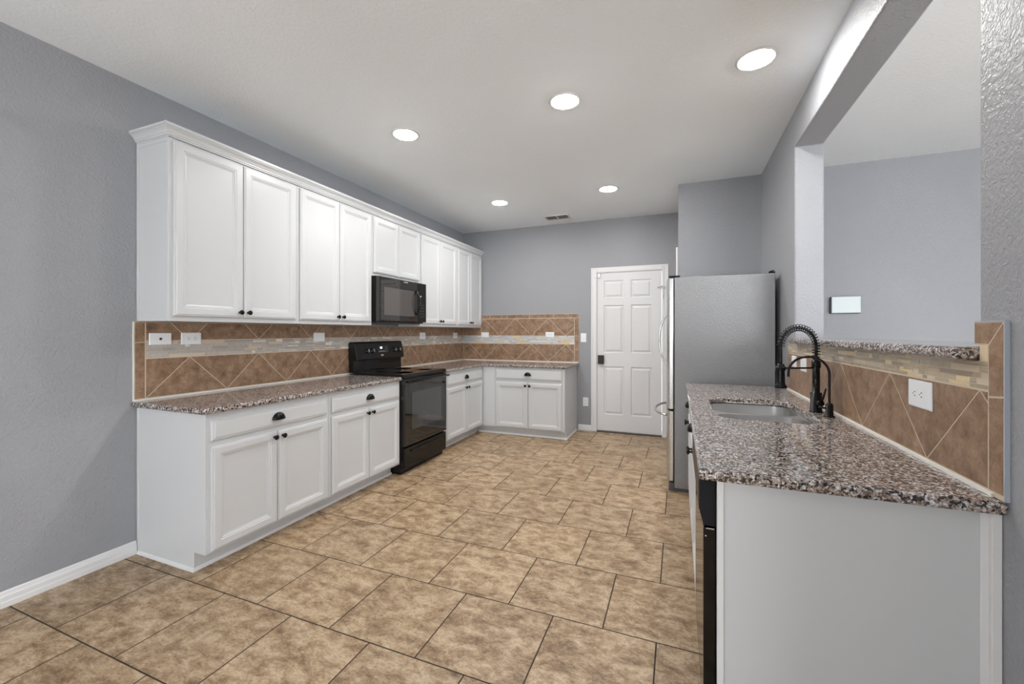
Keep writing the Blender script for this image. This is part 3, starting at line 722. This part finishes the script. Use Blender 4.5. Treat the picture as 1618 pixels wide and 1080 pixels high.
# ------------------------------------------------------------------ refrigerator
t = thing('refrigerator', 'tall stainless refrigerator with textured grey side, bottom freezer', 'refrigerator', (0.33, 4.14, 0))
a, b_ = 3.752, 4.540; xd = -0.030
mb = MB(); mb.box(xd, 0.698, a, b_, 0.030, 1.792); mb.build('cabinet_body', M_fside, t, bevel=0.006, seg=3)
def fdoor(z0, z1, nm):
    mb = MB(); n = 14; pl = [(-0.042, a+0.003)]
    pl = [(-0.038, b_-0.002), (-0.038, a+0.002)]
    # bowed front with round near and far edges
    pl += [(-0.066, a+0.004), (-0.078, a+0.010), (-0.085, a+0.022)]
    for i in range(1, n): 
        k = i/n; pl.append((-0.088-0.014*math.sin(PI*k), a+0.03+(b_-a-0.06)*k))
    pl += [(-0.085, b_-0.022), (-0.078, b_-0.010), (-0.066, b_-0.004)]
    mb.prism(pl, 0, z1-z0, FZ(z0)); o = mb.build(nm, M_steel, t, bevel=0.004, seg=2)
    return o
d1 = fdoor(0.688, 1.786, 'upper_door'); d2 = fdoor(0.085, 0.672, 'freezer_door')
MB().box(-0.0375, xd-0.0005, a+0.006, b_-0.006, 0.070, 1.784).build('door_gasket', M_dark, t)
mb = MB(); mb.box(-0.075, 0.69, a+0.01, b_-0.01, 0.0010, 0.029); mb.box(-0.070, xd-0.001, a+0.004, b_-0.004, 0.030, 0.068); mb.build('base_grille', M_grey, t)
mb = MB(); mb.box(-0.072, 0.012, a+0.006, a+0.060, 1.7935, 1.808); mb.build('hinge_cover', M_blackpl, t, bevel=0.004)
mb = MB(); mb.box(0.655, 0.697, a+0.006, a+0.036, 1.7925, 1.806); mb.tube([(0.662, a+0.012, 1.806), (0.690, a+0.012, 1.815)], 0.004, 6); mb.build('rear_bracket', M_blackpl, t)
# upper handle (vertical, far edge), freezer handle (horizontal)
pts = [(-0.094-0.086*math.sin(PI*k/20)**0.8, b_-0.055, 0.975+0.565*k/20) for k in range(21)]
MB().tube(pts, [0.009]*21, 12).build('handle', M_chrome, d1)
pts = [(-0.094-0.104*math.sin(PI*k/20)**0.55, a+0.06+(b_-a-0.12)*k/20, 0.628) for k in range(21)]
MB().tube(pts, [0.011]*21, 12).build('handle', M_steel, d2)

# ------------------------------------------------------------------ peninsula: worktop with sink cut-out
def rrect(x0, x1, y0, y1, r, n=8):
    p = []
    for cx, cy, a0 in ((x1-r, y0+r, -PI/2), (x1-r, y1-r, 0), (x0+r, y1-r, PI/2), (x0+r, y0+r, PI)):
        p += [(cx+r*math.cos(a0+PI/2*i/n), cy+r*math.sin(a0+PI/2*i/n)) for i in range(n+1)]
    return p
def slab_with_holes(outer, holes, z0, z1, name, m, parent=None, bevel=0):
    bm = bmesh.new(); off = parent_loc(parent)
    def loop(p, z):
        vs = [bm.verts.new(Vector((x, y, z))-off) for x, y in p]; return vs, [bm.edges.new((vs[i], vs[(i+1) % len(vs)])) for i in range(len(vs))]
    tops, bots = [], []
    for p in [outer]+holes:
        tv, te = loop(p, z1); bv, be = loop(p, z0); tops += te; bots += be
        for i in range(len(p)): j = (i+1) % len(p); bm.faces.new((tv[i], tv[j], bv[j], bv[i]))
    bmesh.ops.triangle_fill(bm, use_beauty=True, edges=tops); bmesh.ops.triangle_fill(bm, use_beauty=True, edges=bots)
    bmesh.ops.recalc_face_normals(bm, faces=bm.faces)
    me = bpy.data.meshes.new(name); bm.to_mesh(me); bm.free(); me.materials.append(m)
    o = bpy.data.objects.new(name, me); COL.objects.link(o)
    if parent: o.parent = parent
    if bevel: md = o.modifiers.new('bevel', 'BEVEL'); md.width = bevel; md.segments = 4; md.limit_method = 'ANGLE'; md.angle_limit = math.radians(40)
    return o
hole = rrect(0.172, 0.606, 2.218, 2.905, 0.11)
outer = [(0.057, 1.366), (0.742, 1.346), (0.742, 1.362), (XR-0.001, 1.364), (XR-0.001, 3.640), (0.057, 3.640)]
outer = [(0.057, 1.362), (XR-0.001, 1.362), (XR-0.001, 3.640), (0.057, 3.640)]
tag(slab_with_holes(outer, [hole], TR-0.033, TR, 'worktop', M_granite, None, 0.011), 'speckled granite worktop on the right with the sink cut into it', 'worktop')
# sink
t = thing('sink', 'stainless double bowl undermount sink set in the right worktop', 'sink', (0.39, 2.56, TR-0.2))
b1 = rrect(0.180, 0.598, 2.226, 2.535, 0.095); b2 = rrect(0.180, 0.598, 2.570, 2.897, 0.095)
zf = TR-0.0345
slab_with_holes(rrect(0.145, 0.632, 2.19, 2.932, 0.11), [b1, b2], zf-0.002, zf, 'rim', M_basin, t)
for bb, nm in ((b1, 'basin'), (b2, 'basin')):
    cx = sum(p[0] for p in bb)/len(bb); cy = sum(p[1] for p in bb)/len(bb)
    loops = []
    for k, z in ((1.0, zf-0.001), (0.99, zf-0.05), (0.97, zf-0.15), (0.94, zf-0.178), (0.86, zf-0.192), (0.5, zf-0.196), (0.1, zf-0.198)):
        loops.append([(cx+(x-cx)*k, cy+(y-cy)*k, z) for x, y in bb])
    mb = MB(); mb.rings(loops, cap0=False, smooth=True); o = mb.build('basin', M_basin, t)
    MB().lathe((cx, cy, zf-0.1965), (0, 0, 1), [(0, 0.045), (0.003, 0.044), (0.003, 0.035), (0.001, 0.034), (0.001, 0.002)], 24).build('drain', M_chrome, o)

# ------------------------------------------------------------------ faucet
bx, by = 0.655, 2.560; hx_, hy_ = 0.482, 2.470
t = thing('kitchen_faucet', 'tall matte black spring faucet with pull-down spray head at the sink', 'faucet', (bx, by, TR))
mb = MB(); mb.lathe((bx, by, TR+0.0006), (0, 0, 1), [(0, 0.030), (0.004, 0.030), (0.007, 0.0255), (0.098, 0.0255), (0.101, 0.0165), (0.225, 0.0165), (0.226, 0.020), (0.262, 0.020), (0.264, 0.013), (0.282, 0.013)], 28)
mb.build('body', M_faucet, t)
ztp = TR+0.282; d_ = Vector((hx_-bx, hy_-by, 0)); Lh = d_.length; d_.normalize()
R0 = Lh/2; zc = 1.262
path = [Vector((bx, by, ztp-0.01+ (zc-ztp+0.01)*k/6)) for k in range(6)]
c0 = Vector((bx, by, zc))+d_*R0
path += [c0+Vector((0, 0, 1))*math.sin(a_)*R0*0.98-d_*math.cos(a_)*R0 for a_ in [PI*k/40 for k in range(41)]]
MB().tube(path, 0.0070, 10).build('hose', M_faucet, t)
hosep = [path[-1]+Vector((0, 0, -1))*k*0.01 for k in range(0, 10)]
MB().tube(hosep, 0.0075, 10).build('lower_hose', M_faucet, t)
# coil spring round the arc
def resample(pts, n):
    ds = [0]
    for i in range(1, len(pts)): ds.append(ds[-1]+(pts[i]-pts[i-1]).length)
    out_ = []; j = 0
    for k in range(n):
        s_ = ds[-1]*k/(n-1)
        while j < len(ds)-2 and ds[j+1] < s_: j += 1
        q = (s_-ds[j])/max(ds[j+1]-ds[j], 1e-9); out_.append(pts[j].lerp(pts[j+1], q))
    return out_
turns = 26; npt = turns*14; rs = resample(path, npt); hel = []
side = d_.cross(Vector((0, 0, 1))).normalized()
for i, p in enumerate(rs):
    T_ = (rs[min(i+1, npt-1)]-rs[max(i-1, 0)]).normalized(); nn = T_.cross(side).normalized(); a_ = 2*PI*turns*i/(npt-1)
    hel.append(p+(nn*math.cos(a_)+side*math.sin(a_))*0.0165)
MB().tube(hel, 0.0021, 7).build('spring', M_faucet, t)
mb = MB(); zt_ = hosep[-1].z+0.004
mb.lathe((hx_, hy_, zt_), (0, 0, -1), [(0, 0.011), (0.004, 0.0165), (0.030, 0.0175), (0.085, 0.0185), (0.104, 0.020), (0.112, 0.027), (0.122, 0.028), (0.124, 0.024)], 24)
sh_ = mb.build('spray_head', M_faucet, t)
mb = MB(); zb_ = 1.152
mb.tube([(bx, by, zb_), (hx_+(-d_.x)*0.018, hy_-d_.y*0.018, zb_)], 0.0045, 8); mb.lathe((hx_, hy_, zb_-0.010), (0, 0, 1), [(0, 0.0175), (0, 0.0225), (0.02, 0.0225), (0.02, 0.0175)], 24)
mb.build('holder_arm', M_faucet, t)
mb = MB(); mb.lathe((bx+0.004, by-0.020, TR+0.050), (0.25, -1, 0), [(0, 0.016), (0.024, 0.016), (0.027, 0.013)], 18)
mb.tube([(bx+0.010, by-0.042, TR+0.052), (bx+0.018, by-0.050, TR+0.085), (bx+0.024, by-0.062, TR+0.128)], [0.0055, 0.005, 0.0045], 8); mb.build('lever', M_faucet, t)
fx, fy = 0.676, 2.435
t = thing('filter_faucet', 'small black gooseneck water tap beside the tall spring faucet', 'faucet', (fx, fy, TR))
mb = MB(); mb.lathe((fx, fy, TR+0.0006), (0, 0, 1), [(0, 0.024), (0.004, 0.023), (0.007, 0.0165), (0.060, 0.0155), (0.066, 0.008)], 20); mb.build('base', M_faucet, t)
R1 = 0.082; pth = [(fx, fy, TR+0.06+0.145*k/5) for k in range(6)]+[(fx-R1+R1*math.cos(a_), fy+0.010*(1-math.cos(a_)), TR+0.205+R1*math.sin(a_)) for a_ in [PI*k/24 for k in range(1, 25)]]
pth += [(fx-2*R1, fy+0.02, TR+0.185)]
MB().tube(pth, 0.0058, 12).build('spout', M_faucet, t)
mb = MB(); mb.tube([(fx-0.012, fy, TR+0.040), (fx-0.042, fy, TR+0.046)], 0.005, 8); mb.build('lever', M_faucet, t)

# ------------------------------------------------------------------ peninsula cabinets, dishwasher, end panel
IG = 'white base cabinets under the sink worktop'
xi = 0.094; zt = TR-0.034
def base_island(a, b_, lab):
    t = thing('base_cabinet', lab, 'cabinet', (0.4, (a+b_)/2, 0), IG)
    # open-top carcass so the sink bowls hang inside it
    mb = MB(); mb.box(xi, xi+0.018, a, b_, 0.104, zt); mb.box(0.715, 0.733, a, b_, 0.0008, zt)
    mb.box(xi+0.018, 0.715, a, a+0.016, 0.104, zt); mb.box(xi+0.018, 0.715, b_-0.016, b_, 0.104, zt); mb.box(xi+0.018, 0.715, a+0.016, b_-0.016, 0.104, 0.120)
    mb.box(0.168, 0.184, a, b_, 0.0008, 0.104)
    mb.build('carcass', M_white, t)
    f = FXn(xi-0.0003); m_ = (a+b_)/2
    drawer(f, a+0.022, b_-0.022, 0.728, 0.850, t)
    cdoor(f, a+0.022, m_-0.003, 0.118, 0.698, t, (m_-0.030, 0.665)); cdoor(f, m_+0.003, b_-0.022, 0.118, 0.698, t, (m_+0.030, 0.665))
base_island(2.045, 3.098, 'white base cabinet under the sink, seen edge-on beyond the dishwasher')
base_island(3.100, 3.638, 'white base cabinet under the right worktop, next to the refrigerator')
t = thing('dishwasher', 'black dishwasher under the near end of the right worktop', 'dishwasher', (0.4, 1.73, 0))
a, b_ = 1.424, 2.038
MB().box(0.112, 0.690, a, b_, 0.090, 0.878).build('tub', M_blackpl, t)
mb = MB(); f2 = lambda u, v, w_: (u, w_, v)
mb.prism([(0.108, 0.892-0.006), (0.064, 0.886), (0.059, 0.872), (0.059, 0.790), (0.071, 0.742), (0.071, 0.736), (0.108, 0.736)], a, b_, f2)
mb.build('control_panel', M_dwpanel, t, bevel=0.003)
mb = MB(); mb.box(0.072, 0.108, a, b_, 0.110, 0.730); mb.build('door', M_blackgl, t, bevel=0.003)
mb = MB(); mb.box(0.080, 0.103, a-0.0008, a-0.0002, 0.7275, 0.7305); mb.lathe((0.079, a-0.0001, 0.705), (0, -1, 0), [(0, 0.0025), (0.001, 0.002)], 8); mb.build('clip', M_mark, t)
MB().box(0.150, 0.165, a, b_, 0.001, 0.108).build('toe_kick', M_blackpl, t)
t = thing('end_panel', 'white end panel closing the near end of the right counter', 'cabinet panel', (0.42, 1.40, 0))
mb = MB(); mb.box(0.1085, 0.7335, 1.404, 1.421, 0.0008, zt); mb.build('board', M_white, t, bevel=0.001)
mb = MB(); mb.box(0.1085, 0.127, 1.398, 1.4035, 0.0008, zt-0.002); mb.build('edge_strip', M_trim, t, bevel=0.0015)
mb = MB(); mb.box(0.700, 0.733, 1.3995, 1.4035, 0.0008, zt-0.002); mb.box(0.714, 0.7335, 1.386, 1.3993, 0.0008, zt-0.002); mb.build('edge_strip', M_trim, t, bevel=0.002)

# ------------------------------------------------------------------ raised bar ledge in the opening
pl = [(0.676, 1.456), (XR+0.01, 1.456), (XR+0.01, 1.481), (1.08, 1.481), (1.08, 3.348), (XR+0.01, 3.348), (XR+0.01, 3.262), (0.676, 3.262)]
pl = [(0.676, 1.456), (0.733, 1.456), (0.733, 1.492), (1.08, 1.492), (1.08, 3.336), (0.733, 3.336), (0.733, 3.262), (0.676, 3.262)]
tag(MB().prism(pl, 0, 0.034, FZ(1.2625)).build('bar_ledge', M_granite, bevel=0.012, seg=4), 'narrow speckled granite bar ledge on the half wall below the opening', 'ledge')
